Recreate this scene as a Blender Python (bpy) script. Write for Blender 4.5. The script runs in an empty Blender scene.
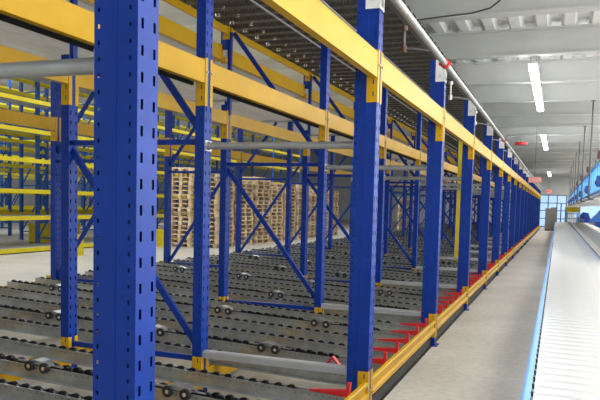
import bpy, math, random
from mathutils import Vector, Matrix
random.seed(7)
C = bpy.context.scene.collection
R = math.radians

# ---------------------------------------------------------------- camera
YAW, PITCH, ROLL = R(19.941), R(3.8), R(1.505)
fwd = Vector((-math.sin(YAW)*math.cos(PITCH), math.cos(YAW)*math.cos(PITCH), -math.sin(PITCH)))
r0 = Vector((math.cos(YAW), math.sin(YAW), 0)); u0 = r0.cross(fwd)
rr = math.cos(ROLL)*r0 + math.sin(ROLL)*u0
uu = -math.sin(ROLL)*r0 + math.cos(ROLL)*u0
cd = bpy.data.cameras.new('camera'); cam = bpy.data.objects.new('camera', cd); C.objects.link(cam)
M = Matrix((rr, uu, -fwd)).transposed().to_4x4(); M.translation = Vector((1.214, 0, 1.55)); cam.matrix_world = M
cd.sensor_width = 36; cd.lens = 36*665.956/600
cd.shift_x = -14.361/600; cd.shift_y = 47.384/600; cd.clip_end = 300; cd.clip_start = .05
bpy.context.scene.camera = cam

# ---------------------------------------------------------------- world, exposure
w = bpy.data.worlds.new('world'); bpy.context.scene.world = w; w.use_nodes = True
bg = w.node_tree.nodes['Background']; bg.inputs[0].default_value = (.86, .93, 1, 1); bg.inputs[1].default_value = .22
vs = bpy.context.scene.view_settings
vs.view_transform = 'Standard'; vs.look = 'None'; vs.gamma = 1; vs.use_curve_mapping = False; vs.exposure = .32

def area(name, loc, rot, sx, sy, power, col=(1, .98, .95)):
    l = bpy.data.lights.new(name, 'AREA'); l.shape = 'RECTANGLE'; l.size = sx; l.size_y = sy; l.energy = power; l.color = col
    o = bpy.data.objects.new(name, l); C.objects.link(o); o.location = loc; o.rotation_euler = rot; return o
area('aisle_fill', (3.2, 12, 4.25), (0, 0, 0), 1.6, 30, 620, (1, .96, .88))  # added fill panels below the aisle ceiling, separate from the tube lights
area('aisle_fill', (3.2, 46, 4.25), (0, 0, 0), 1.6, 26, 1100, (1, .96, .88))
area('side_fill_light', (8.8, 12, 2.6), (0, R(90), 0), 3.2, 34, 1300, (.92, .96, 1))  # added unseen fill from the right; that wall has no window
area('hall_light', (-10, 18, 6.0), (0, 0, 0), 5, 40, 1300, (.93, .965, 1))
area('hall_light', (-20, 20, 6.0), (0, 0, 0), 5, 40, 1300, (.93, .965, 1))

# ---------------------------------------------------------------- materials
def mat(name, col, rough=.5, metal=0., var=.0, scale=8., bump=0., spec=.5, emit=0., col2=None, stretch=(1, 1, 1)):
    m = bpy.data.materials.new(name); m.use_nodes = True; nt = m.node_tree; b = nt.nodes['Principled BSDF']
    b.inputs['Base Color'].default_value = (*col, 1); b.inputs['Roughness'].default_value = rough
    b.inputs['Metallic'].default_value = metal; b.inputs['Specular IOR Level'].default_value = spec
    if emit:
        b.inputs['Emission Color'].default_value = (*col, 1); b.inputs['Emission Strength'].default_value = emit
    if var or col2:
        tc = nt.nodes.new('ShaderNodeTexCoord'); mp = nt.nodes.new('ShaderNodeMapping'); mp.inputs['Scale'].default_value = stretch
        n = nt.nodes.new('ShaderNodeTexNoise'); n.inputs['Scale'].default_value = scale; n.inputs['Detail'].default_value = 5
        nt.links.new(tc.outputs['Object'], mp.inputs[0]); nt.links.new(mp.outputs[0], n.inputs['Vector'])
        cr = nt.nodes.new('ShaderNodeValToRGB')
        c2 = col2 or tuple(c*(1+var) for c in col)
        c1 = col if col2 else tuple(c*(1-var) for c in col)
        cr.color_ramp.elements[0].position = .35; cr.color_ramp.elements[1].position = .68
        cr.color_ramp.elements[0].color = (*c1, 1); cr.color_ramp.elements[1].color = (*c2, 1)
        nt.links.new(n.outputs['Fac'], cr.inputs[0]); nt.links.new(cr.outputs[0], b.inputs['Base Color'])
        if bump:
            bm_ = nt.nodes.new('ShaderNodeBump'); bm_.inputs['Strength'].default_value = bump; bm_.inputs['Distance'].default_value = .01
            nt.links.new(n.outputs['Fac'], bm_.inputs['Height']); nt.links.new(bm_.outputs[0], b.inputs['Normal'])
    return m
BLUE = mat('blue_paint', (.003, .032, .25), .4, var=.12, scale=5, spec=.28)
BLUE2 = mat('light_blue_paint', (.015, .10, .40), .4, var=.1, scale=4)
CBLUE = mat('conveyor_blue_paint', (.13, .42, .85), .3, var=.05)
YEL = mat('yellow_paint', (.58, .325, .003), .38, spec=.3, var=.07, scale=3)
YEL2 = mat('bright_yellow_paint', (.62, .50, .015), .45, spec=.3, var=.07, scale=3)
GALV = mat('galvanised_steel', (.46, .47, .46), .36, .75, var=.14, scale=14)
RAIL = mat('galvanised_rail', (.40, .415, .41), .3, .7, var=.15, scale=9)
TUBE = mat('grey_tube', (.42, .43, .43), .35, .55, var=.1, scale=9)
TIE = mat('bright_channel_steel', (.56, .58, .60), .33, .55, var=.05)
CHROME = mat('bright_steel', (.80, .80, .82), .22, .8, var=.05)
ROLL_ = mat('zinc_roller', (.66, .67, .69), .3, .5, var=.04)
BLACK = mat('black_plastic', (.010, .010, .012), .28, var=.2)
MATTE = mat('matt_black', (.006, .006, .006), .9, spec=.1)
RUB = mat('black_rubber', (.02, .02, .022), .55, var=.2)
RED = mat('red_paint', (.62, .02, .02), .4, var=.1)
WHITE = mat('white_plate', (.78, .78, .76), .45, var=.04)
PALE = mat('pale_sheet_steel', (.82, .82, .79), .45, .1, var=.05)
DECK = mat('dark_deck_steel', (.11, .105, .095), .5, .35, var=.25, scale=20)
GDECK = mat('grey_deck_steel', (.45, .46, .46), .45, .3, var=.12, scale=12)
CEIL = mat('ceiling_paint', (.8, .8, .77), .7, var=.05, scale=1.5)
BEAMP = mat('ceiling_beam_paint', (.62, .62, .59), .6, var=.05, scale=1.5)
DGREY = mat('dark_grey_paint', (.10, .105, .11), .5, var=.1)
MGREY = mat('cabinet_grey', (.2, .2, .19), .5, var=.1)
WALLM = mat('wall_panel', (.72, .74, .76), .7, var=.04, scale=1)
BELT = mat('grey_belt', (.36, .37, .38), .4, var=.1, scale=3)
BEIGE = mat('beige_cover', (.62, .58, .53), .4, var=.05)
LAMP = mat('lamp_tube', (.93, .95, 1.0), .4, emit=14)
GLOW = mat('daylight_panel', (.38, .56, .80), .4, emit=.72)
REDGLOW = mat('red_lamp', (1, .08, .06), .4, emit=1.5)
SALMON = mat('salmon_sign', (.85, .38, .32), .5, var=.05)
# perforated deck: light through the holes painted as pale dots
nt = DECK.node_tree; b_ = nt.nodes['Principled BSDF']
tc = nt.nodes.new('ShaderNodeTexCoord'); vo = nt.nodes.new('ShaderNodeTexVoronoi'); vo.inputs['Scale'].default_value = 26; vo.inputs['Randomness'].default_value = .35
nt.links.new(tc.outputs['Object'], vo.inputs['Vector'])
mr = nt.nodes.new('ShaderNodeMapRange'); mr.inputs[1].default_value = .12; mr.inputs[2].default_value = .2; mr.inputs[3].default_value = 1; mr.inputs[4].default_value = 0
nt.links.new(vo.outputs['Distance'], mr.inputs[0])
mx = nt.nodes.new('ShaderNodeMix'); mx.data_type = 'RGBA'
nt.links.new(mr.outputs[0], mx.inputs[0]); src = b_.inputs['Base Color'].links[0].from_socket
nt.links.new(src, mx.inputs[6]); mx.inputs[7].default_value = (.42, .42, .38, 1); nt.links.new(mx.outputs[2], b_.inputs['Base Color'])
# wood
WOODS = [mat('pallet_wood', c, .75, var=.22, scale=7, stretch=(1, 6, 6)) for c in ((.74, .56, .36), (.62, .46, .29), (.84, .67, .46), (.50, .38, .27))]
# concrete
CONC = mat('concrete_floor', (.50, .475, .415), .42, col2=(.63, .60, .53), scale=.9, bump=.05, spec=.45)
def conc_extra():
    nt = CONC.node_tree; b = nt.nodes['Principled BSDF']
    n2 = nt.nodes.new('ShaderNodeTexNoise'); n2.inputs['Scale'].default_value = 14; n2.inputs['Detail'].default_value = 6
    tc = nt.nodes.new('ShaderNodeTexCoord'); nt.links.new(tc.outputs['Object'], n2.inputs['Vector'])
    mx = nt.nodes.new('ShaderNodeMix'); mx.data_type = 'RGBA'; mx.blend_type = 'MULTIPLY'; mx.inputs[0].default_value = .35
    src = b.inputs['Base Color'].links[0].from_socket
    cr = nt.nodes.new('ShaderNodeValToRGB'); cr.color_ramp.elements[0].position = .35; cr.color_ramp.elements[0].color = (.6, .6, .6, 1); cr.color_ramp.elements[1].position = .6
    nt.links.new(n2.outputs['Fac'], cr.inputs[0]); nt.links.new(src, mx.inputs[6]); nt.links.new(cr.outputs[0], mx.inputs[7]); nt.links.new(mx.outputs[2], b.inputs['Base Color'])
conc_extra()

# ---------------------------------------------------------------- mesh helpers
class MB:
    def __init__(s): s.v = []; s.f = []; s.sm = []
    def add(s, vs_, fs, smooth=False):
        n = len(s.v); s.v += [tuple(v) for v in vs_]; s.f += [tuple(i+n for i in f) for f in fs]; s.sm += [smooth]*len(fs); return s
    def box(s, x0, x1, y0, y1, z0, z1):
        return s.add([(x0,y0,z0),(x1,y0,z0),(x1,y1,z0),(x0,y1,z0),(x0,y0,z1),(x1,y0,z1),(x1,y1,z1),(x0,y1,z1)],
                     [(3,2,1,0),(4,5,6,7),(0,1,5,4),(1,2,6,5),(2,3,7,6),(3,0,4,7)])
    def bar(s, a, b, wd, ht, up=(0, 0, 1)):
        a = Vector(a); b = Vector(b); d = (b-a).normalized(); u = Vector(up)
        if abs(d.dot(u)) > .99: u = Vector((1, 0, 0))
        sd = d.cross(u).normalized(); u = sd.cross(d).normalized(); vv = []
        for p in (a, b):
            for i, j in ((-1,-1),(1,-1),(1,1),(-1,1)): vv.append(p+sd*i*wd/2+u*j*ht/2)
        return s.add(vv, [(0,1,2,3),(7,6,5,4),(0,4,5,1),(1,5,6,2),(2,6,7,3),(3,7,4,0)])
    def cyl(s, a, b, r, n=14, r2=None, cap=True):
        a = Vector(a); b = Vector(b); d = (b-a).normalized(); u = Vector((0,0,1))
        if abs(d.dot(u)) > .99: u = Vector((1,0,0))
        sd = d.cross(u).normalized(); u = sd.cross(d); r2 = r if r2 is None else r2
        vv = [a+(sd*math.cos(2*math.pi*i/n)+u*math.sin(2*math.pi*i/n))*r for i in range(n)]
        vv += [b+(sd*math.cos(2*math.pi*i/n)+u*math.sin(2*math.pi*i/n))*r2 for i in range(n)]
        s.add(vv, [(i, (i+1)%n, n+(i+1)%n, n+i) for i in range(n)], True)
        if cap: s.add(vv[:n], [tuple(range(n-1,-1,-1))]); s.add(vv[n:], [tuple(range(n))])
        return s
    def path(s, pts, r, n=8):
        for a, b in zip(pts, pts[1:]): s.cyl(a, b, r, n)
        return s
    def prism(s, poly, axis, t0, t1):
        # poly: 2-D outline; axis 'x','y','z' is the extrusion axis
        def P(a, b, t): return {'x': (t,a,b), 'y': (a,t,b), 'z': (a,b,t)}[axis]
        n = len(poly); vv = [P(a,b,t0) for a,b in poly]+[P(a,b,t1) for a,b in poly]
        return s.add(vv, [tuple(range(n)), tuple(range(2*n-1,n-1,-1))]+[(i,n+i,n+(i+1)%n,(i+1)%n) for i in range(n)])
    def sheet(s, plane, c, u0, u1, z0, z1, slots, pitch, zoff, sh):
        # a thin plate with real slots. plane 'x' -> at x=c spanning y ; plane 'y' -> at y=c spanning x
        def P(u, z): return (c, u, z) if plane == 'x' else (u, c, z)
        def q(a, b, za, zb): s.add([P(a,za),P(b,za),P(b,zb),P(a,zb)], [(0,1,2,3)])
        cur = u0
        for (a, b) in slots:
            q(cur, a, z0, z1); z = z0; k = 0
            while True:
                zs = z0+zoff+k*pitch
                if zs+sh >= z1: break
                q(a, b, z, zs); z = zs+sh; k += 1
            q(a, b, z, z1); cur = b
        q(cur, u1, z0, z1); return s
    def mesh(s, name, m):
        me = bpy.data.meshes.new(name); me.from_pydata(s.v, [], s.f); me.materials.append(m)
        me.polygons.foreach_set('use_smooth', s.sm)
        import bmesh
        bm = bmesh.new(); bm.from_mesh(me); bmesh.ops.remove_doubles(bm, verts=bm.verts, dist=1e-5) if not any(s.sm) else None
        bmesh.ops.recalc_face_normals(bm, faces=bm.faces); bm.to_mesh(me); bm.free()
        return me
def link(name, me, parent=None, loc=(0,0,0), rot=None, bevel=0):
    o = bpy.data.objects.new(name, me); C.objects.link(o); o.location = loc; o.parent = parent
    if rot: o.rotation_euler = rot
    if bevel:
        bv = o.modifiers.new('bevel', 'BEVEL'); bv.width = bevel; bv.segments = 2; bv.limit_method = 'ANGLE'
    return o
def tag(o, label=None, cat=None, group=None, kind=None):
    if label: o['label'] = label
    if cat: o['category'] = cat
    if group: o['group'] = group
    if kind: o['kind'] = kind
    return o
def thing(name, loc, label, cat, group=None, rotz=0):
    o = bpy.data.objects.new(name, None); C.objects.link(o); o.location = loc; o.rotation_euler = (0,0,rotz); o.empty_display_size = .1
    return tag(o, label, cat, group)
def copy_tree(o, parent=None):
    c = o.copy(); C.objects.link(c); c.parent = parent
    for ch in list(o.children): copy_tree(ch, c)
    return c
def struct(name, mb, m): return tag(link(name, mb.mesh(name, m)), kind='structure')
ORD = ['nearest','second','third','fourth','fifth','sixth','seventh','eighth','ninth','tenth','eleventh','twelfth','thirteenth','fourteenth','fifteenth','sixteenth','seventeenth','eighteenth','nineteenth','twentieth','twenty-first','twenty-second']

Y0, S, W, D = 1.736, 2.8, .11, .159       # first front post, bay length, post width, post depth
NP = 19                                    # front posts
PY = [Y0+S*k for k in range(NP)]

# ---------------------------------------------------------------- the setting
struct('floor', MB().box(-34, 9, -4, 66, -.2, 0), CONC)
m = MB().box(-34, 9, 62, 62.3, 0, 7); struct('wall_back', m, WALLM)
struct('wall_left', MB().box(-34.3, -34, -4, 66, 0, 7), WALLM)
# high roof over the racks and the left hall
m = MB().box(-34, -3.3, -4, 62, 6.6, 6.8)
for i in range(22): m.box(-34, -3.3, -2+3*i, -1.75+3*i, 6.25, 6.6)
struct('ceiling', m, CEIL)
struct('wall_front', MB().box(-34, 9, -4.3, -4, 0, 7), WALLM)
struct('wall_right', MB().box(9, 9.3, -4, 66, 0, 7), WALLM)
# trapezoidal ceiling above the aisle : ribs run along the aisle
def ribbed(x0, x1, y0, y1, z, pitch, h, axis='y'):
    mb = MB(); u = x0 if axis == 'y' else y0; end = x1 if axis == 'y' else y1; prof = []
    while u < end:
        prof += [(u, z+h), (u+pitch*.38, z+h), (u+pitch*.5, z), (u+pitch*.88, z)]; u += pitch
    prof = [(a, b) for a, b in prof if a < end] + [(end, z+h)]; n = len(prof)
    if axis == 'y': vv = [(a, y0, b) for a, b in prof]+[(a, y1, b) for a, b in prof]
    else: vv = [(x0, a, b) for a, b in prof]+[(x1, a, b) for a, b in prof]
    t = len(vv)
    vv += [(x, y, zz+.012) for x, y, zz in vv]
    f = [(i, i+1, n+i+1, n+i) for i in range(n-1)]+[(t+i, t+n+i, t+n+i+1, t+i+1) for i in range(n-1)]
    f += [(i, t+i, t+i+1, i+1) for i in range(n-1)]+[(n+i, n+i+1, t+n+i+1, t+n+i) for i in range(n-1)]
    return mb.add(vv, f)
struct('ceiling_aisle', ribbed(-3.2, 8.8, -4, 62, 4.86, .46, .12), CEIL)
struct('ceiling_slab', MB().box(-3.3, 9, -4, 62, 5.0, 5.15), CEIL)
for i in range(-3, 18):
    y = 13.1+2.8*i
    m = MB().box(-3.2, 9, y, y+.015, 4.40, 4.86).box(-3.2, 9, y-.09, y+.1, 4.37, 4.40).box(-3.2, 9, y-.09, y+.1, 4.83, 4.86)
    struct('trim_%d' % (i+4), m, BEAMP)
# daylit door panel in the far wall
m = MB().box(-.3, 1.9, 61.93, 61.97, .05, 2.75); d = struct('window_1', m, GLOW)
m = MB()
for x in (-.3, .42, 1.15, 1.9): m.box(x-.04, x+.04, 61.86, 61.93, 0, 2.8)
for z in (.05, .75, 1.45, 2.1, 2.78): m.box(-.34, 1.94, 61.86, 61.93, z-.03, z+.03)
link('window_frame', m.mesh('window_frame', DGREY), d)
struct('window_2', MB().box(2.6, 7, 61.93, 61.97, .9, 1.9), GLOW)

# ---------------------------------------------------------------- posts
def front_post_meshes():
    z1 = 3.13; P = {}
    m = MB()
    m.sheet('x', 0, 0, W, 0, z1, [(.018, .031), (.082, .095)], .0815, .03, .032)
    m.sheet('y', 0, -D, 0, 0, z1, [(-D+.014, -D+.021), (-.03, -.023)], .05, .02, .013)
    m.sheet('y', W, -D, 0, 0, z1, [(-D+.014, -D+.021), (-.03, -.023)], .05, .02, .013)
    m.sheet('x', -D, 0, W, 0, z1, [(.018, .031), (.082, .095)], .0815, .03, .032)
    m.box(-D+.004, -.004, .004, .007, 0, z1).box(-D+.004, -.004, W-.007, W-.004, 0, z1) if False else None
    m.box(-D/2-.0045, -D/2+.0045, -.003, W+.003, 0, z1)       # the seam between the two profiles
    P['upright'] = m.mesh('upright', BLUE)
    P['foot_plate'] = MB().box(-D-.02, .03, -.03, W+.03, 0, .008).mesh('foot_plate', BLUE)
    P['foot_plate'].name = 'foot_plate'
    m = MB().box(-.10, .004, -.004, 0, 2.9, 3.135).box(0, .004, -.004, W+.004, 2.9, 3.135)
    P['splice_plate'] = m.mesh('splice_plate', WHITE)
    m = MB()
    for z in (2.96, 3.08): m.cyl((-.05, -.004, z), (-.05, -.012, z), .009, 8)
    P['bolt'] = m.mesh('bolt', GALV)
    P['top_cap'] = MB().box(-D, 0, 0, W, 3.128, 3.131).mesh('top_cap', BLUE)
    return P
FP = front_post_meshes()
def front_post(k):
    ex = {0: 'large in the foreground left of the middle', 1: 'between the foreground post and the aisle guard rail'}.get(k, '')
    lab = 'blue slotted front post along the aisle edge, %s from the camera' % ORD[k]
    if k == 0: lab = 'large blue slotted post in the foreground, nearest of the front row'
    t = thing('front_post', (0, PY[k], 0), lab, 'rack post', 'blue front posts along the aisle')
    link('upright', FP['upright'], t); link('foot_plate', FP['foot_plate'], t); link('top_cap', FP['top_cap'], t)
    s = link('splice_plate', FP['splice_plate'], t); tag(s, 'white plate with bolts'); link('bolt', FP['bolt'], s)
for k in range(NP): front_post(k)

def post_mesh(name, x, z0, z1, m, hole=True, d=.08):
    # x = front face, post goes back by d
    mb = MB()
    if hole:
        mb.sheet('x', x, 0, W, z0, z1, [(.018, .030), (.082, .094)], .0815, .03, .032)
        mb.sheet('y', 0, x-d, x, z0, z1, [(x-.03, x-.023)], .05, .02, .013)
        mb.sheet('y', W, x-d, x, z0, z1, [(x-.03, x-.023)], .05, .02, .013)
        mb.sheet('x', x-d, 0, W, z0, z1, [(.05, .056)], .3, .02, .013)
        mb.box(x-d, x, 0, W, z1-.004, z1)
    else: mb.box(x-d, x, 0, W, z0, z1)
    return mb.mesh(name, m)
def foot_mesh(x, m, d=.08): return MB().box(x-d-.03, x+.03, -.03, W+.03, 0, .008).mesh('foot_plate', m)
def brace(a, b, m=None, name='brace', wd=.03, ht=.042):
    return MB().bar((a[0], W/2, a[1]), (b[0], W/2, b[1]), wd, ht).mesh(name, m or BLUE)
XM, XL, XB1, XB2 = -1.351, -2.625, -4.06, -5.22
FA = [('upright', post_mesh('upright', XM, 0, 3.6, BLUE)), ('upright', post_mesh('upright', XL, 0, 2.72, BLUE)),
      ('foot_plate', foot_mesh(XM, BLUE)), ('foot_plate', foot_mesh(XL, BLUE)),
      ('horizontal_brace', brace((XL, .30), (XM-.08, .30), name='horizontal_brace')),
      ('horizontal_brace', brace((XL, 2.0), (XM-.08, 2.0), name='horizontal_brace')),
      ('diagonal_brace', brace((XL-.02, 1.95), (XM-.06, .40), name='diagonal_brace', ht=.05)),
      ('diagonal_brace', brace((XL+.05, 3.58), (XM-.06, 2.08), name='diagonal_brace', ht=.05)),
      ('thin_strut', MB().box(XL-.02, XL+.02, .03, .08, 2.6, 3.6).mesh('thin_strut', BLUE)),
      ('post_stub', MB().box(XL-.10, XL-.02, 0, W, 3.38, 3.6).mesh('post_stub', BLUE)),
      ('stub_tip', MB().box(XL-.09, XL-.03, .02, W-.02, 3.31, 3.38).mesh('stub_tip', WHITE))]
FB = [('upright', post_mesh('upright', XB1, 0, 3.3, BLUE)), ('upright', post_mesh('upright', XB2, 0, 3.42, BLUE)),
      ('foot_plate', foot_mesh(XB1, BLUE)), ('foot_plate', foot_mesh(XB2, BLUE)),
      ('horizontal_brace', brace((XB2, .42), (XB1-.08, .42), name='horizontal_brace')),
      ('horizontal_brace', brace((XB2, 2.03), (XB1-.08, 2.03), name='horizontal_brace')),
      ('diagonal_brace', brace((XB2-.02, .42), (XB1-.06, 2.0), name='diagonal_brace', ht=.05)),
      ('diagonal_brace', brace((XB2-.02, 2.13), (XB1-.36, 3.22), name='diagonal_brace', ht=.05))]
def assemble(name, parts, loc, label, cat, group):
    t = thing(name, loc, label, cat, group)
    for n, me in parts: link(n, me, t)
    return t
for k in range(NP):
    n = ORD[k]
    if k == 0: la = 'blue braced rack frame behind the foreground post, outside the left edge'; lb = 'blue braced rear frame of the nearest bay, outside the left edge'
    else:
        la = 'blue braced rack upright tied by a grey tube to the %s front post' % ORD[k]
        lb = 'blue braced rear upright in line with the %s front post' % ORD[k]
    assemble('braced_rack_upright', FA, (0, PY[k], 0), la, 'rack frame', 'middle rack frames')
    assemble('braced_rack_upright', FB, (0, PY[k], 0), lb, 'rack frame', 'rear rack frames')

# grey tie tubes between the front posts and the frames
tm = MB().cyl((-D, .055, 1.97), (XM+.004, .055, 1.97), .027, 16).mesh('tube', TUBE)
te = [MB().box(-D-.006, -D, .005, .105, 1.93, 2.01).cyl((-D-.03, .055, 1.97), (-D, .055, 1.97), .033).mesh('tube_bracket', GALV),
      MB().box(XM, XM+.006, .005, .105, 1.93, 2.01).cyl((XM+.03, .055, 1.97), (XM+.004, .055, 1.97), .033).mesh('tube_bracket', GALV)]
bt = MB().prism([(.02, .315), (.02, .36), (.028, .37), (.085, .37), (.09, .36), (.09, .315), (.08, .315), (.08, .35), (.03, .35), (.03, .315)], 'x', XM, -D).mesh('channel', TIE)
for k in range(NP):
    t = thing('tie_tube', (0, PY[k], 0), 'grey round steel tube tying the %s front post to the frame behind it' % ORD[k], 'tie tube', 'grey tie tubes')
    link('tube', tm, t)
    for b in te: link('tube_bracket', b, t)
    t = thing('tie_channel', (0, PY[k], 0), 'bright galvanised channel at lane height behind the %s front post' % ORD[k], 'tie channel', 'low galvanised tie channels')
    link('channel', bt, t)

# ---------------------------------------------------------------- beams along the aisle
LB = S-W
def beam_meshes(x, z0, z1, th, m, plate_dz=.17, style='box', pw=.075, plate_up=.02):
    # local origin at the far side of post k ; beam runs to the near side of post k+1
    if style == 'box':
        body = MB().box(x-th, x, 0, LB, z0, z1)
        body.box(x-.001, x+.0015, 0, LB, z1-.006, z1+.001)
    else:   # stepped low beam with a recessed web
        h = z1-z0
        body = MB().prism([(x-th, z0), (x+.012, z0), (x+.012, z0+h*.24), (x-.012, z0+h*.34), (x-.012, z0+h*.66), (x+.004, z0+h*.76), (x+.004, z1-.006), (x-.004, z1), (x-th, z1)], 'y', 0, LB)
    c = []
    for yy, sg in ((0, 1), (LB, -1)):
        a, b = (yy, yy+sg*.004)
        q = MB(); y0, y1 = min(a, b), max(a, b)
        q.sheet('y', y1 if sg > 0 else y0, x-pw, x+.004, z0-plate_dz, z1+plate_up, [(x-pw*.42, x-pw*.3)], .085, .04, .035)
        q.box(x-pw, x+.004, *( (y0+.0005, y0+.0015) if sg > 0 else (y1-.0015, y1-.0005)), z0-plate_dz, z0-plate_dz+.012)
        q.box(x, x+.004, *((y0-.035, y0+.004) if sg > 0 else (y1-.004, y1+.035)), z0-plate_dz, z1+plate_up)
        c.append(q.mesh('beam_connector', m))
    return body.mesh('beam_body', m), c
bolt_m = MB().cyl((.004, -.02, 0), (.016, -.02, 0), .009, 8).mesh('bolt', GALV)
def beam_row(name, x, z0, z1, th, m, where, group, ks=range(NP-1), **kw):
    body, con = beam_meshes(x, z0, z1, th, m, **kw)
    for k in ks:
        if k == 0: lab = '%s, in the nearest bay' % where
        else: lab = '%s, beyond the %s front post' % (where, ORD[k])
        t = thing(name, (0, PY[k]+W, 0), lab, 'beam', group)
        link('beam_body', body, t)
        for i, q in enumerate(con):
            c = link('beam_connector', q, t)
            if k < 5 and x > -1.5:
                b = link('bolt', bolt_m, c, (x, LB+.035 if i else -.0, (z0+z1)/2)); tag(b, 'steel bolt')
beam_row('rack_rail', 0, 2.43, 2.60, .05, YEL, 'wide yellow upper beam on the front row', 'front upper beams')
beam_row('guard_rail', 0, .168, .285, .03, YEL, 'yellow stepped low rail on the front row', 'front low beams', plate_dz=.07, plate_up=.075, style='step')
beam_row('rack_rail', XM, 2.44, 2.61, .05, YEL, 'wide yellow upper beam on the middle frames', 'middle upper beams')
beam_row('rack_rail', XM, .085, .215, .05, YEL, 'yellow low beam under the middle frames', 'middle low beams', plate_dz=.02, plate_up=.11)
beam_row('rack_rail', XL, 2.48, 2.63, .05, YEL, 'yellow beam on the rear posts of the middle frames', 'second upper beams')
beam_row('rack_rail', XL, .13, .26, .05, YEL, 'yellow low beam behind the middle frames', 'second low beams', plate_dz=.02, plate_up=.10)
beam_row('top_rail', XL, 3.56, 3.64, .03, YEL, 'narrow yellow top beam below the dark deck', 'narrow top beams', plate_dz=.06)
beam_row('rack_rail', XB1, .18, .31, .05, YEL, 'yellow low beam under the rear frames', 'third low beams', plate_dz=.02, plate_up=.10)
beam_row('rack_rail', XL-.082, 3.26, 3.43, .05, YEL, 'yellow beam at the edge of the pale upper deck', 'pale deck edge beams', plate_dz=.02)
beam_row('rack_rail', XB2, 2.44, 2.60, .05, YEL, 'yellow beam on the rearmost posts', 'rearmost beams', plate_dz=.14)
beam_row('rack_rail', XB2, 3.2, 3.38, .05, YEL, 'yellow upper beam on the rearmost posts', 'rearmost upper beams', plate_dz=.1)
beam_row('rack_rail', XB2-.08, .26, .40, .05, YEL, 'yellow end beam closing the lanes at floor level', 'rearmost low beams', plate_dz=.02, plate_up=.06)

# matt black strip under the middle upper beams, pale sheets under the high beams
dm = MB().box(XM-.072, XM-.0515, .08, LB-.08, 2.412, 2.44).mesh('black_strip', MATTE)
km = MB().box(-.055, -.04, 0, LB, .0, .095).box(-.10, -.02, 0, LB, 0, .006).mesh('under_rack_shade', RUB)  # dark strip added to stand for the shade under the racks
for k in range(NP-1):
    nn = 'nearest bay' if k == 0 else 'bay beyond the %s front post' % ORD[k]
    o = link('black_strip', dm, None, (0, PY[k]+W, 0)); tag(o, 'black strip under the middle beam, ' + nn, 'strip', 'black strips')
    o = link('under_rack_shade', km, None, (0, PY[k]+W, 0)); tag(o, 'added dark shade strip under the front low rail, ' + nn, 'shade strip', 'dark shade strips')

# ---------------------------------------------------------------- roller tracks
TILT = math.atan(.04)
LT = 5.2
def wheel_mesh(r, wdt, name='wheel'):
    m = MB(); n = 14
    m.cyl((0, -wdt/2, -.016), (0, wdt/2, -.016), r, n)
    m.cyl((0, -wdt/2-.003, -.016), (0, wdt/2+.003, -.016), r*.38, 8)
    return m
WM = wheel_mesh(.039, .018).mesh('wheel', BLACK); WM2 = wheel_mesh(.042, .018).mesh('wheel', BLACK)
BW = MB(); BW.cyl((0, -.02, 0), (0, .0, 0), .038, 18); BW = BW.mesh('brake_wheel', RUB)
BH = MB().cyl((0, -.024, 0), (0, -.019, 0), .014, 12).mesh('hub', CHROME)
def rail_mesh(wd, full=True):
    h = .086; m = MB()
    # U-channel with two webs, floor and outward lips; local x runs 0 -> -LT, wheels sit in the trough
    m.box(-LT, 0, -wd/2, -wd/2+.003, -h, .002).box(-LT, 0, wd/2-.003, wd/2, -h, .002)
    m.box(-LT, 0, -wd/2, wd/2, -h, -h+.003)
    m.box(-LT, 0, -wd/2-.045, -wd/2, -h, -h+.003).box(-LT, 0, wd/2, wd/2+.035, -h, -h+.003)
    m.box(-LT, 0, -wd/2-.010, -wd/2, -.004, .004).box(-LT, 0, wd/2, wd/2+.006, -.005, .003)
    return m
hole_m = MB()
def holes(wd, n):
    m = MB()
    for i in range(n):
        x = -.06-i*.05
        m.box(x-.004, x+.004, -wd/2-.0012, -wd/2, -.022, -.016)
    return m.mesh('rivet_row', RUB)
RM = {'s': rail_mesh(.05).mesh('rail', RAIL), 'd': rail_mesh(.085).mesh('rail', RAIL)}
RH = {'s': holes(.05, 98), 'd': holes(.085, 98)}
def row_mesh(kind):
    m = MB()
    if kind == 's':
        for i in range(49): m.cyl((-.4-.098*i, -.009, -.016), (-.4-.098*i, .009, -.016), .039, 10)
    else:
        for i in range(48):
            for sy, dx in ((-.018, 0), (.018, .05)):
                m.cyl((-.4-.1*i-dx, sy-.009, -.016), (-.4-.1*i-dx, sy+.009, -.016), .042, 10)
    return m.mesh('wheel_row', BLACK)
WR = {'s': row_mesh('s'), 'd': row_mesh('d')}
STOP = MB().add([(-.0,-.016,0),(-.0,.016,0),(-.27,.010,.004),(-.27,-.010,.004),(0,-.016,.05),(0,.016,.05),(-.27,.010,.012),(-.27,-.010,.012)],
                [(3,2,1,0),(4,5,6,7),(0,1,5,4),(1,2,6,5),(2,3,7,6),(3,0,4,7)]).box(-.0, .022, -.018, .018, -.02, .10).mesh('end_stop', RED)
KINK = MB().bar((-.1, 0, .01), (-.04, 0, .085), .045, .014).bar((-.04, 0, .085), (.05, 0, -.01), .045, .014).mesh('raised_stop', RED)
HOUS = MB().prism([(-.11, .0), (-.08, .022), (-.03, .034), (.03, .026), (.10, .006), (.10, 0)], 'y', -.05, .045).box(.10, .2, -.03, -.02, .0, .010).box(-.2, -.11, -.03, -.02, 0, .012).mesh('brake_housing', RAIL)
OFF = [(.28, 's'), (.70, 'd'), (1.14, 's'), (1.58, 's'), (2.03, 'd'), (2.49, 's')]
POSW = ['first', 'second', 'third', 'fourth', 'fifth', 'sixth']
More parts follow.
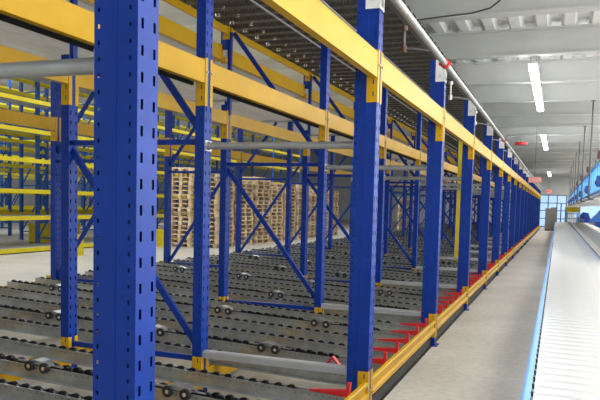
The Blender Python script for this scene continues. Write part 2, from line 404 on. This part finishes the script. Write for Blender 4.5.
def track(k, j, proto_cache={}):
    off, kind = OFF[j]
    yy = PY[k]+off
    nn = 'nearest bay' if k == 0 else 'bay beyond the %s front post' % ORD[k]
    lab = '%s track, %s in the %s' % ('steel twin-wheel' if kind == 'd' else 'steel wheel', POSW[j], nn)
    t = thing('roller_track', (-.06, yy, .255), lab, 'roller track', 'roller tracks in the %s' % nn)
    t.rotation_euler = (0, TILT, 0)
    link('rail', RM[kind], t)
    if k < 4: tag(link('rivet_row', RH[kind], t), kind='stuff')
    if k < 6:
        if kind == 's':
            for i in range(49): link('wheel', WM, t, (-.4-.098*i, 0, 0))
        else:
            for i in range(48): link('wheel', WM2, t, (-.4-.1*i, -.018, 0)); link('wheel', WM2, t, (-.45-.1*i, .018, 0))
    else: tag(link('wheel_row', WR[kind], t), kind='stuff')
    if (k, j) == (1, 0): tag(link('raised_stop', KINK, t, (-.26, 0, .02)), 'red bent stop plate')
    else: tag(link('end_stop', STOP, t, (-.0, 0, .0)), 'red tapered end stop')
    if kind == 'd':
        for bx in (-1.0, -2.14, -3.28, -4.42):
            if k < 8:
                h = link('brake_housing', HOUS, t, (bx, 0, .012))
                for dx in (-.065, .065):
                    b = link('brake_wheel', BW, h, (dx, -.05, -.012))
                    h2 = link('hub', BH, h, (dx, -.05, -.012)) if k < 3 else None
for k in range(NP-1):
    for j in range(6): track(k, j)

# upper deck sheets, seen only from below
UD = ribbed(XB2+.005, XL-.165, .01, LB-.01, 3.245, .55, .012).mesh('deck_sheet', PALE)
UE = MB().box(XB2+.005, XL-.165, .0, .01, 3.225, 3.28).box(XB2+.005, XL-.165, LB-.01, LB, 3.225, 3.28).mesh('edge_angle', GALV)
for k in range(NP-1):
    nn = 'nearest bay' if k == 0 else 'bay beyond the %s front post' % ORD[k]
    t = thing('upper_deck_panel', (0, PY[k]+W, 0), 'pale ribbed upper deck over the rear frames, ' + nn, 'deck panel', 'pale upper deck panels')
    link('deck_sheet', UD, t); link('edge_angle', UE, t)

# dark perforated deck above the front lanes
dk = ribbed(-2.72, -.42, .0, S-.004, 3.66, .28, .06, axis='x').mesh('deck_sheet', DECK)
jm = MB()
for x in (-.5, -1.45): jm.box(x-.03, x+.03, 0, S-.004, 3.612, 3.655)
jm = jm.mesh('deck_joist', DGREY)
cm = MB().cyl((-1.81, 0, 3.59), (-1.81, S, 3.59), .012, 8).mesh('conduit', GALV)
cm2 = MB().cyl((-1.12, 0, 3.59), (-1.12, S, 3.59), .012, 8).mesh('conduit', GALV)
gm = MB()  # bright studs added for the glints on the deck rib ends
for i in range(8):
    gm.cyl((-2.5, .2+i*.35, 3.63), (-2.5, .2+i*.35, 3.66), .03, 8); gm.cyl((-2.3, .3+i*.35, 3.63), (-2.3, .3+i*.35, 3.66), .022, 8)
gm = gm.mesh('glint_studs', CHROME)
for k in range(-1, NP-1):
    nn = 'over the near end of the racks' if k < 0 else ('over the nearest bay' if k == 0 else 'over the bay beyond the %s front post' % ORD[k])
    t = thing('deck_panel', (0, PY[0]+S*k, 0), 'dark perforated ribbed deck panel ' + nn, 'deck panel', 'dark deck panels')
    link('deck_sheet', dk, t); link('deck_joist', jm, t); link('conduit', cm, t); link('conduit', cm2, t); link('glint_studs', gm, t)

# ---------------------------------------------------------------- sprinkler pipe
pipe_end = PY[-1]+.5
t = thing('sprinkler_pipe', (.1, 0, 2.96), 'long grey steel pipe along the tops of the front posts', 'pipe')
link('pipe', MB().cyl((0, -1, 0), (0, pipe_end, 0), .031, 20).mesh('pipe', GALV), t)
cl = MB().cyl((0, -.03, 0), (0, .03, 0), .046, 20).box(-.06, .06, -.02, .02, -.012, .012).mesh('coupling', RED)
hg = MB().bar((-.095, 0, .06), (0, 0, .035), .03, .006).box(-.095, -.089, -.02, .02, -.04, .07).mesh('pipe_bracket', GALV)
for k in range(NP):
    link('pipe_bracket', hg, t, (0, PY[k]+.05, 0))
for y in (6.72, 14.4, 25.6): tag(link('coupling', cl, t, (0, y, 0)), 'red pipe coupling')
for i in range(12):
    y = 6.2+2.85*i
    s = thing('sprinkler', (-.2, y, 3.0), 'small sprinkler on a drop arm, %s along the pipe' % ORD[i], 'sprinkler', 'sprinklers under the deck')
    link('drop_pipe', MB().path([(.265, 0, -.035), (.08, 0, .0), (0, 0, 0), (0, 0, .17)], .012).mesh('drop_pipe', DGREY if i == 0 else GALV), s)
    link('head', MB().cyl((0, 0, .17), (0, 0, .21), .03, 10).cyl((0, 0, -.03), (0, 0, .03), .028, 10).mesh('head', mat('bronze', (.12, .06, .035), .45, .5, var=.1) if i == 0 else GALV), s)
# red disc with its cable
t = thing('alarm_disc', (.42, 14.9, 2.9), 'red disc hanging on a dark cable beside the pipe', 'alarm')
link('disc', MB().cyl((0, 0, 0), (0, 0, .05), .13, 20).mesh('disc', RED), t)
link('cable', MB().path([(0, 0, .05), (-.02, 0, .12), (-.12, -.2, .15), (-.22, -.4, .13), (-.275, -.6, .06)], .012).mesh('cable', DGREY), t)
t = thing('hanging_sign', (.42, 24.3, 2.55), 'salmon pink box sign hanging at the far end of the pipe', 'sign')
link('sign_box', MB().box(-.2, .22, -.05, .05, -.09, .09).mesh('sign_box', SALMON), t)
link('hanger', MB().cyl((0, 0, .09), (0, 0, 1.82), .008, 6).mesh('hanger', DGREY), t)
t = thing('warning_lamp', (.62, 46.7, 2.75), 'small red lamp hanging below the farthest aisle light', 'lamp')
link('lens', MB().cyl((0,0,-.1), (0,0,.06), .14, 12).mesh('lens', REDGLOW), t)
link('hanger', MB().cyl((0, 0, .06), (0, 0, 1.62), .01, 6).mesh('hanger', DGREY), t)

# ---------------------------------------------------------------- aisle lights
lp = MB().box(-.075, .075, 0, 5.9, 0, .05).mesh('lamp_diffuser', LAMP)
lh = MB().box(-.06, .06, 0, 5.9, .05, .09).mesh('housing', WHITE)
lw = MB()
for y in (.2, 5.7):
    for x in (-.05, .05): lw.cyl((x, y, .09), (x, y, .24), .006, 6)
lw = lw.mesh('hanging_wire', DGREY)
for i, y in enumerate((.4, 12.9, 25.1, 50.0)):
    lab = ['long bright tube light above the camera, outside the frame', 'long bright tube light over the aisle, largest of the row', 'bright tube light over the aisle, second of the row', 'small bright tube light far down the aisle'][i]
    t = thing('ceiling_light', (.72 - .004*y, y, 4.13), lab, 'light', 'aisle tube lights')
    link('lamp_diffuser', lp, t); link('housing', lh, t); link('hanging_wire', lw, t)
CAB = [(-.88, 9.97, 4.3), (-.53, 9.9, 4.3), (-.06, 9.81, 4.3), (.21, 9.63, 4.3), (.37, 9.3, 4.3), (.48, 8.8, 4.34), (.5, 7.6, 4.37)]
t = thing('cable_loop', (0, 0, 0), 'thin dark cable sagging under the ceiling', 'cable')
link('cable', MB().path(CAB, .012).mesh('cable', DGREY), t)

# ---------------------------------------------------------------- roller conveyor on the right
ZC = .70; XC0, XC1 = 1.145, 1.93; PIT = .14
rol = MB().cyl((XC0+.005, 0, 0), (XC1+.01, 0, 0), .048, 20).mesh('roller', ROLL_)
axl = MB().box(XC0-.006, XC0+.005, -.02, .02, -.012, .012).mesh('axle_end', BLACK)
SEC = PIT*20
sf = MB().box(1.1, 1.112, .0, SEC-.004, ZC-.17, ZC+.012).box(1.1, 1.14, 0, SEC-.004, ZC+.0, ZC+.012).box(1.1, 1.14, 0, SEC-.004, ZC-.17, ZC-.158).mesh('side_frame', CBLUE)
sf2 = MB().box(1.94, 1.97, 0, SEC-.004, ZC-.17, ZC+.0).mesh('side_frame', CBLUE)
leg = MB().box(1.14, 1.18, .3, .34, 0, ZC-.16).box(1.9, 1.94, .3, .34, 0, ZC-.16).box(1.14, 1.94, .3, .34, .25, .29).box(1.1, 1.22, .26, .38, 0, .008).box(1.86, 1.98, .26, .38, 0, .008)
leg = leg.mesh('support_leg', CBLUE)
covm = MB().box(1.975, 2.13, 0, SEC-.004, ZC-.05, ZC+.02).mesh('divider_cover', BEIGE)
bel = MB().box(2.14, 3.05, 0, SEC-.004, ZC-.02, ZC+.0).mesh('belt', BELT)
belf = MB().box(2.13, 2.139, 0, SEC-.004, ZC-.16, ZC+.02).box(3.051, 3.11, 0, SEC-.004, ZC-.16, ZC+.03).box(2.2, 2.26, .4, .46, 0, ZC-.022).box(2.95, 3.0, .4, .46, 0, ZC-.022).mesh('belt_frame', CBLUE)
for s in range(17):
    y = 1.0+SEC*s
    t = thing('roller_conveyor', (0, y, 0), 'blue-framed roller conveyor, %s section from the camera' % ORD[s], 'conveyor', 'roller conveyor sections')
    link('side_frame', sf, t); link('side_frame', sf2, t); link('support_leg', leg, t)
    for i in range(20): link('roller', rol, t, (0, PIT*(i+.5), ZC-.040))
    if s < 6:
        for i in range(20): link('axle_end', axl, t, (0, PIT*(i+.5), ZC+.008))
    o = link('divider_cover', covm, None, (0, y, 0)); tag(o, 'beige cover strip between rollers and belt, %s section from the camera' % ORD[s], 'cover strip', 'beige cover strips')
    t = thing('belt_conveyor', (0, y, 0), 'grey belt conveyor right of the rollers, %s section from the camera' % ORD[s], 'conveyor', 'belt conveyor sections')
    link('belt', bel, t); link('belt_frame', belf, t)

# overhead conveyor hung from rods
t0 = None
def overhead(i):
    y0 = 12.5+5.6*i; L = 5.55
    t = thing('overhead_conveyor', (2.0, y0, 0), 'blue lattice overhead conveyor with white underside, %s from the right edge' % ORD[i], 'conveyor', 'overhead conveyor sections')
    m = MB()
    for z in (1.95, 2.6): m.box(0, .05, 0, L, z-.03, z+.03)
    m2 = MB()
    for q in range(6):
        ya = q*L/6; m2.bar((.025, ya, 1.95), (.025, ya+L/6, 2.6) , .03, .04); m2.box(.005, .045, ya, ya+.05, 1.97, 2.58)
    link('side_rail', m.mesh('side_rail', CBLUE), t); link('lattice_bar', m2.mesh('lattice_bar', CBLUE), t)
    link('underside', MB().box(.05, 1.1, 0, L, 1.86, 1.9).box(.05, 1.1, 0, .05, 1.80, 1.86).box(.05, 1.1, L/2, L/2+.05, 1.8, 1.86).mesh('underside', WHITE), t)
    link('motor', MB().box(-.12, 0, 1.0, 1.35, 2.0, 2.2).cyl((-.06, 1.35, 2.1), (-.06, 1.7, 2.1), .07).mesh('motor', BLUE2), t)
    link('sensor', MB().box(-.06, 0, 2.6, 2.7, 2.63, 2.8).mesh('sensor', mat('brown_housing', (.10, .05, .04), .5)), t)
    for yr in (.6,):
        for x in (-.05, 1.12): link('hanging_rod', MB().cyl((x, yr, 1.85), (x, yr, 4.37), .022, 8).box(x-.05, x+.05, yr-.05, yr+.05, 4.355, 4.37).mesh('hanging_rod', DGREY), t)
        link('cross_bar', MB().box(-.07, 1.14, yr-.02, yr+.02, 1.82, 1.85).mesh('cross_bar', DGREY), t)
for i in range(8): overhead(i)
t = thing('hanging_post', (2.32, 18.95, 2.64), 'dark grey post between the overhead conveyor and the ceiling at the right edge', 'post')
link('shaft', MB().box(-.13, .17, -.07, .23, 0, 1.73).mesh('shaft', DGREY), t)

# lift with yellow crate and machines at the far end
t = thing('transfer_lift', (2.2, 49.6, 0), 'blue framed lift at the conveyor end carrying a yellow carriage', 'lift')
m = MB()
for x in (-.35, .35):
    for y in (-.3, .3): m.box(x-.04, x+.04, y-.04, y+.04, 0, 1.35)
for z in (.6, .95, 1.3): m.box(-.35, .35, -.34, -.28, z-.03, z+.03)
for x in (-.2, -.05, .1, .25): m.box(x-.02, x+.02, -.33, -.29, .6, 1.3)
link('frame', m.mesh('frame', CBLUE), t)
link('carriage', MB().box(-.42, .42, -.4, .4, 1.38, 1.72).box(-.45, .45, -.43, .43, 1.68, 1.76).mesh('carriage', YEL2), t)
link('mast', MB().box(-.5, -.43, -.06, .06, 0, 1.76).box(.43, .5, -.06, .06, 0, 1.76).box(-.5, .5, -.05, .05, .2, .28).mesh('mast', CBLUE), t)
for i, (x, y, hh, lab) in enumerate(((.58, 51.2, 1.62, 'tall dark grey cabinet at the far end of the aisle, left one'), (.98, 51.6, 1.7, 'tall dark grey cabinet at the far end of the aisle, right one'))):
    t = thing('control_cabinet', (x, y, 0), lab, 'cabinet', 'dark cabinets')
    link('body', MB().box(-.19-.04*i, .19+.04*i, -.2, .2, .08, hh).mesh('body', MGREY), t, bevel=.01)
    link('door', MB().box(-.17, .17, -.215, -.201, .12, hh-.05).mesh('door', MGREY), t)
    link('plinth', MB().box(-.18, .18, -.18, .18, 0, .08).mesh('plinth', BLACK), t)
for i, (x, y, sc) in enumerate(((3.15, 55.5, 1.0), (4.4, 56, 1.15), (5.9, 55, 1.0), (3.75, 51, .85))):
    t = thing('blue_machine', (x, y, 0), ['blue machine just right of the yellow lift carriage', 'blue machine with a sloping hood, mid right of the far conveyor', 'blue machine farthest right at the far wall', 'dark blue machine nearest the end of the belt'][i], 'machine', 'blue machines')
    link('cabinet', MB().box(-.5*sc, .5*sc, -.4, .4, .1, .9*sc).mesh('cabinet', BLUE), t)
    link('hood', MB().prism([(-.45*sc, .9*sc), (.45*sc, .9*sc), (.3*sc, 1.35*sc), (-.1*sc, 1.4*sc)], 'y', -.35, .35).mesh('hood', BLUE2 if i % 2 else BLUE), t)
    link('drive_drum', MB().cyl((-.2, -.5, .7*sc), (-.2, -.41, .7*sc), .22*sc, 18).mesh('drive_drum', DGREY), t)
    link('base_frame', MB().box(-.45*sc, .45*sc, -.35, .35, 0, .1).mesh('base_frame', BLACK), t)
t = thing('indicator_mast', (1.22, 50.5, 0), 'blue mast beside the far cabinets', 'mast')
link('pole', MB().box(.18, .26, -.04, .04, 0, 2.0).mesh('pole', BLUE2), t)
link('foot_plate', MB().box(.08, .36, -.12, .12, 0, .01).mesh('foot_plate', BLUE2), t)

# yellow post inside the racks
t = thing('yellow_post', (-.97, 15.87, 0), 'tall yellow column standing among the blue posts', 'column')
link('shaft', MB().box(-.05, .05, -.05, .05, 0, 3.4).mesh('shaft', YEL2), t)
link('foot_plate', MB().box(-.09, .09, -.09, .09, 0, .012).mesh('foot_plate', YEL2), t)

# ---------------------------------------------------------------- pallets
def pallet_mesh(variant):
    m = MB(); L, Wd = 1.2, .8; rnd = random.Random(variant)
    for y in (-.35, 0, .35):
        m.box(-L/2, L/2, y-.05, y+.05, 0, .02)
        for x in (-.53, 0, .53): m.box(x-.07, x+.07, y-.05, y+.05, .02, .1)
    for x in (-.53, 0, .53): m.box(x-.07, x+.07, -Wd/2, Wd/2, .1, .12)
    for i in range(5):
        y = -.34+.17*i; m.box(-L/2, L/2, y-.05+rnd.uniform(-.006, .006), y+.055, .122, .144)
    return m.mesh('pallet_boards', WOODS[variant])
PM = [pallet_mesh(v) for v in range(4)]
def stack(i, x, y, n, rot, where):
    for q in range(n):
        o = link('wooden_pallet', PM[(i*3+q*5+q//3) % 4], None, (x+random.uniform(-.025, .025), y+random.uniform(-.02, .02), q*.1445), (0, 0, rot+random.uniform(-.025, .025)))
        lab = 'wooden pallet in %s, %s from the floor' % (where, ['lowest', 'second', 'third', 'fourth', 'fifth', 'sixth', 'seventh', 'eighth', 'ninth', 'tenth', 'eleventh', 'twelfth', 'thirteenth', 'fourteenth', 'fifteenth', 'sixteenth', 'seventeenth', 'eighteenth'][q])
        tag(o, lab, 'pallet', 'stacked wooden pallets')
SK = [(-10.42, 19.65, 18), (-9.55, 19.85, 17), (-9.65, 21.6, 16), (-9.6, 22.95, 17), (-9.62, 24.3, 15), (-9.6, 25.65, 16), (-9.55, 27.0, 16), (-9.5, 28.4, 14), (-9.5, 29.8, 16), (-9.5, 31.2, 15)]
for i, (x, y, n) in enumerate(SK): stack(i, x, y, n, math.pi/2, 'the %s pallet stack' % (['leftmost', 'second', 'third', 'fourth', 'fifth', 'sixth', 'seventh', 'eighth', 'ninth', 'tenth'][i]))
for i, (x, y, n) in enumerate(((-11.2, 24, 15), (-7.4, 40, 14), (-8.9, 40, 15))): stack(i+10, x, y, n, math.pi/2, ['the back pallet stack behind the row', 'the far right pallet stack', 'the far pallet stack left of the last one'][i])

# ---------------------------------------------------------------- storage racks in the left hall
HB = [1.0, 1.72, 2.55, 3.35, 4.15, 4.9, 5.6]
def far_frame(xf, m):
    xb = xf-1.1; mk = lambda a, b: brace(a, b, m, 'brace', .03, .04)
    return [('upright', post_mesh('upright', xf, 0, 5.9, m, False)), ('upright', post_mesh('upright', xb, 0, 5.9, m, False)),
            ('foot_plate', foot_mesh(xf, m)), ('foot_plate', foot_mesh(xb, m))] + \
           [('horizontal_brace', mk((xb, z), (xf-.08, z))) for z in (.3, 1.9, 3.5, 5.1)] + \
           [('diagonal_brace', mk((xb, z), (xf-.08, z+1.55))) for z in (.32, 1.92, 3.52)]
rows = [(-12.2, 'first'), (-15.3, 'second'), (-18.4, 'third'), (-22.0, 'fourth'), (-26.0, 'fifth')]
for ri, (xf, rn) in enumerate(rows):
    parts = far_frame(xf, BLUE2); y0 = 12.1 if ri == 0 else 8.5+ri*1.5; nb = 7 if ri == 0 else 9; S2 = 3.7 if ri == 0 else 2.8; LB2 = S2-W
    fm = MB().box(-.05, 0, 0, LB2, -.11, 0).box(-.075, 0, 0, .004, -.16, .01).box(-.075, 0, LB2-.004, LB2, -.16, .01).mesh('beam_body', YEL2)
    dkm = MB().box(-1.1, -.051, .02, LB2-.02, -.02, .0).mesh('deck_board', GDECK)
    for k in range(nb):
        yk = y0+S2*k
        assemble('storage_rack_upright', parts, (0, yk, 0), 'light blue upright of the %s storage rack, %s from the left' % (rn, ORD[k] if k else 'first'), 'rack frame', 'frames of the %s storage rack' % rn)
        if k == nb-1: break
        for li, z in enumerate(HB if ri else [.14]+HB):
            for back in (0, 1):
                if back and ri > 0: continue
                if back and li % 2: continue
                lv = (['lowest', 'second', 'third', 'fourth', 'fifth', 'sixth', 'seventh', 'top'][li])
                t = thing('storage_rail', (xf-(1.18 if back else 0), yk+W, z), 'yellow %s beam, %s level, %s storage rack, %s bay from left' % ('rear' if back else 'front', lv, rn, ORD[k] if k else 'first'), 'beam', 'beams of the %s storage rack' % rn)
                link('beam_body', fm, t)
            if ri < 1 or (ri < 3 and li % 2 == 1):
                o = link('rack_deck', dkm, None, (xf, yk+W, z+.001)); tag(o, 'grey deck, %s level, %s storage rack, %s bay from left' % (['lowest', 'second', 'third', 'fourth', 'fifth', 'sixth', 'seventh', 'top'][li], rn, ORD[k] if k else 'first'), 'rack deck', 'grey rack decks')
t = thing('yellow_bin', (-14.25, 17.6, 0), 'low yellow steel bin on the hall floor at the left', 'bin')
link('shell', MB().box(-.6, .6, -.5, -.47, .08, .62).box(-.6, .6, .47, .5, .08, .62).box(-.6, -.57, -.47, .47, .08, .62).box(.57, .6, -.47, .47, .08, .62).box(-.6, .6, -.5, .5, .05, .08).mesh('shell', YEL2), t)
link('rim', MB().box(-.63, .63, -.53, -.5, .56, .64).box(-.63, .63, .5, .53, .56, .64).box(-.63, -.6, -.51, .51, .56, .64).box(.6, .63, -.51, .51, .56, .64).mesh('rim', YEL2), t)
link('runner', MB().box(-.55, -.45, -.5, .5, 0, .05).box(.45, .55, -.5, .5, 0, .05).mesh('runner', BLACK), t)
for i, (x, y) in enumerate(((-10.7, 14.5), (-11.1, 18.9), (-10.85, 18.7))):
    t = thing('guard_bollard', (x, y, 0), ['short yellow guard post left of the foreground post', 'broad yellow guard post just right of the foreground post', 'narrow yellow guard post beside the blue rear upright'][i], 'guard post', 'yellow guard posts')
    wd = (.09, .2, .08)[i]
    link('tube', MB().box(-wd, wd, -.06, .06, 0, .55 if i < 2 else .4).mesh('tube', YEL2), t, bevel=.01)
    link('base', MB().box(-wd-.04, wd+.04, -.1, .1, 0, .01).mesh('base', YEL2), t)
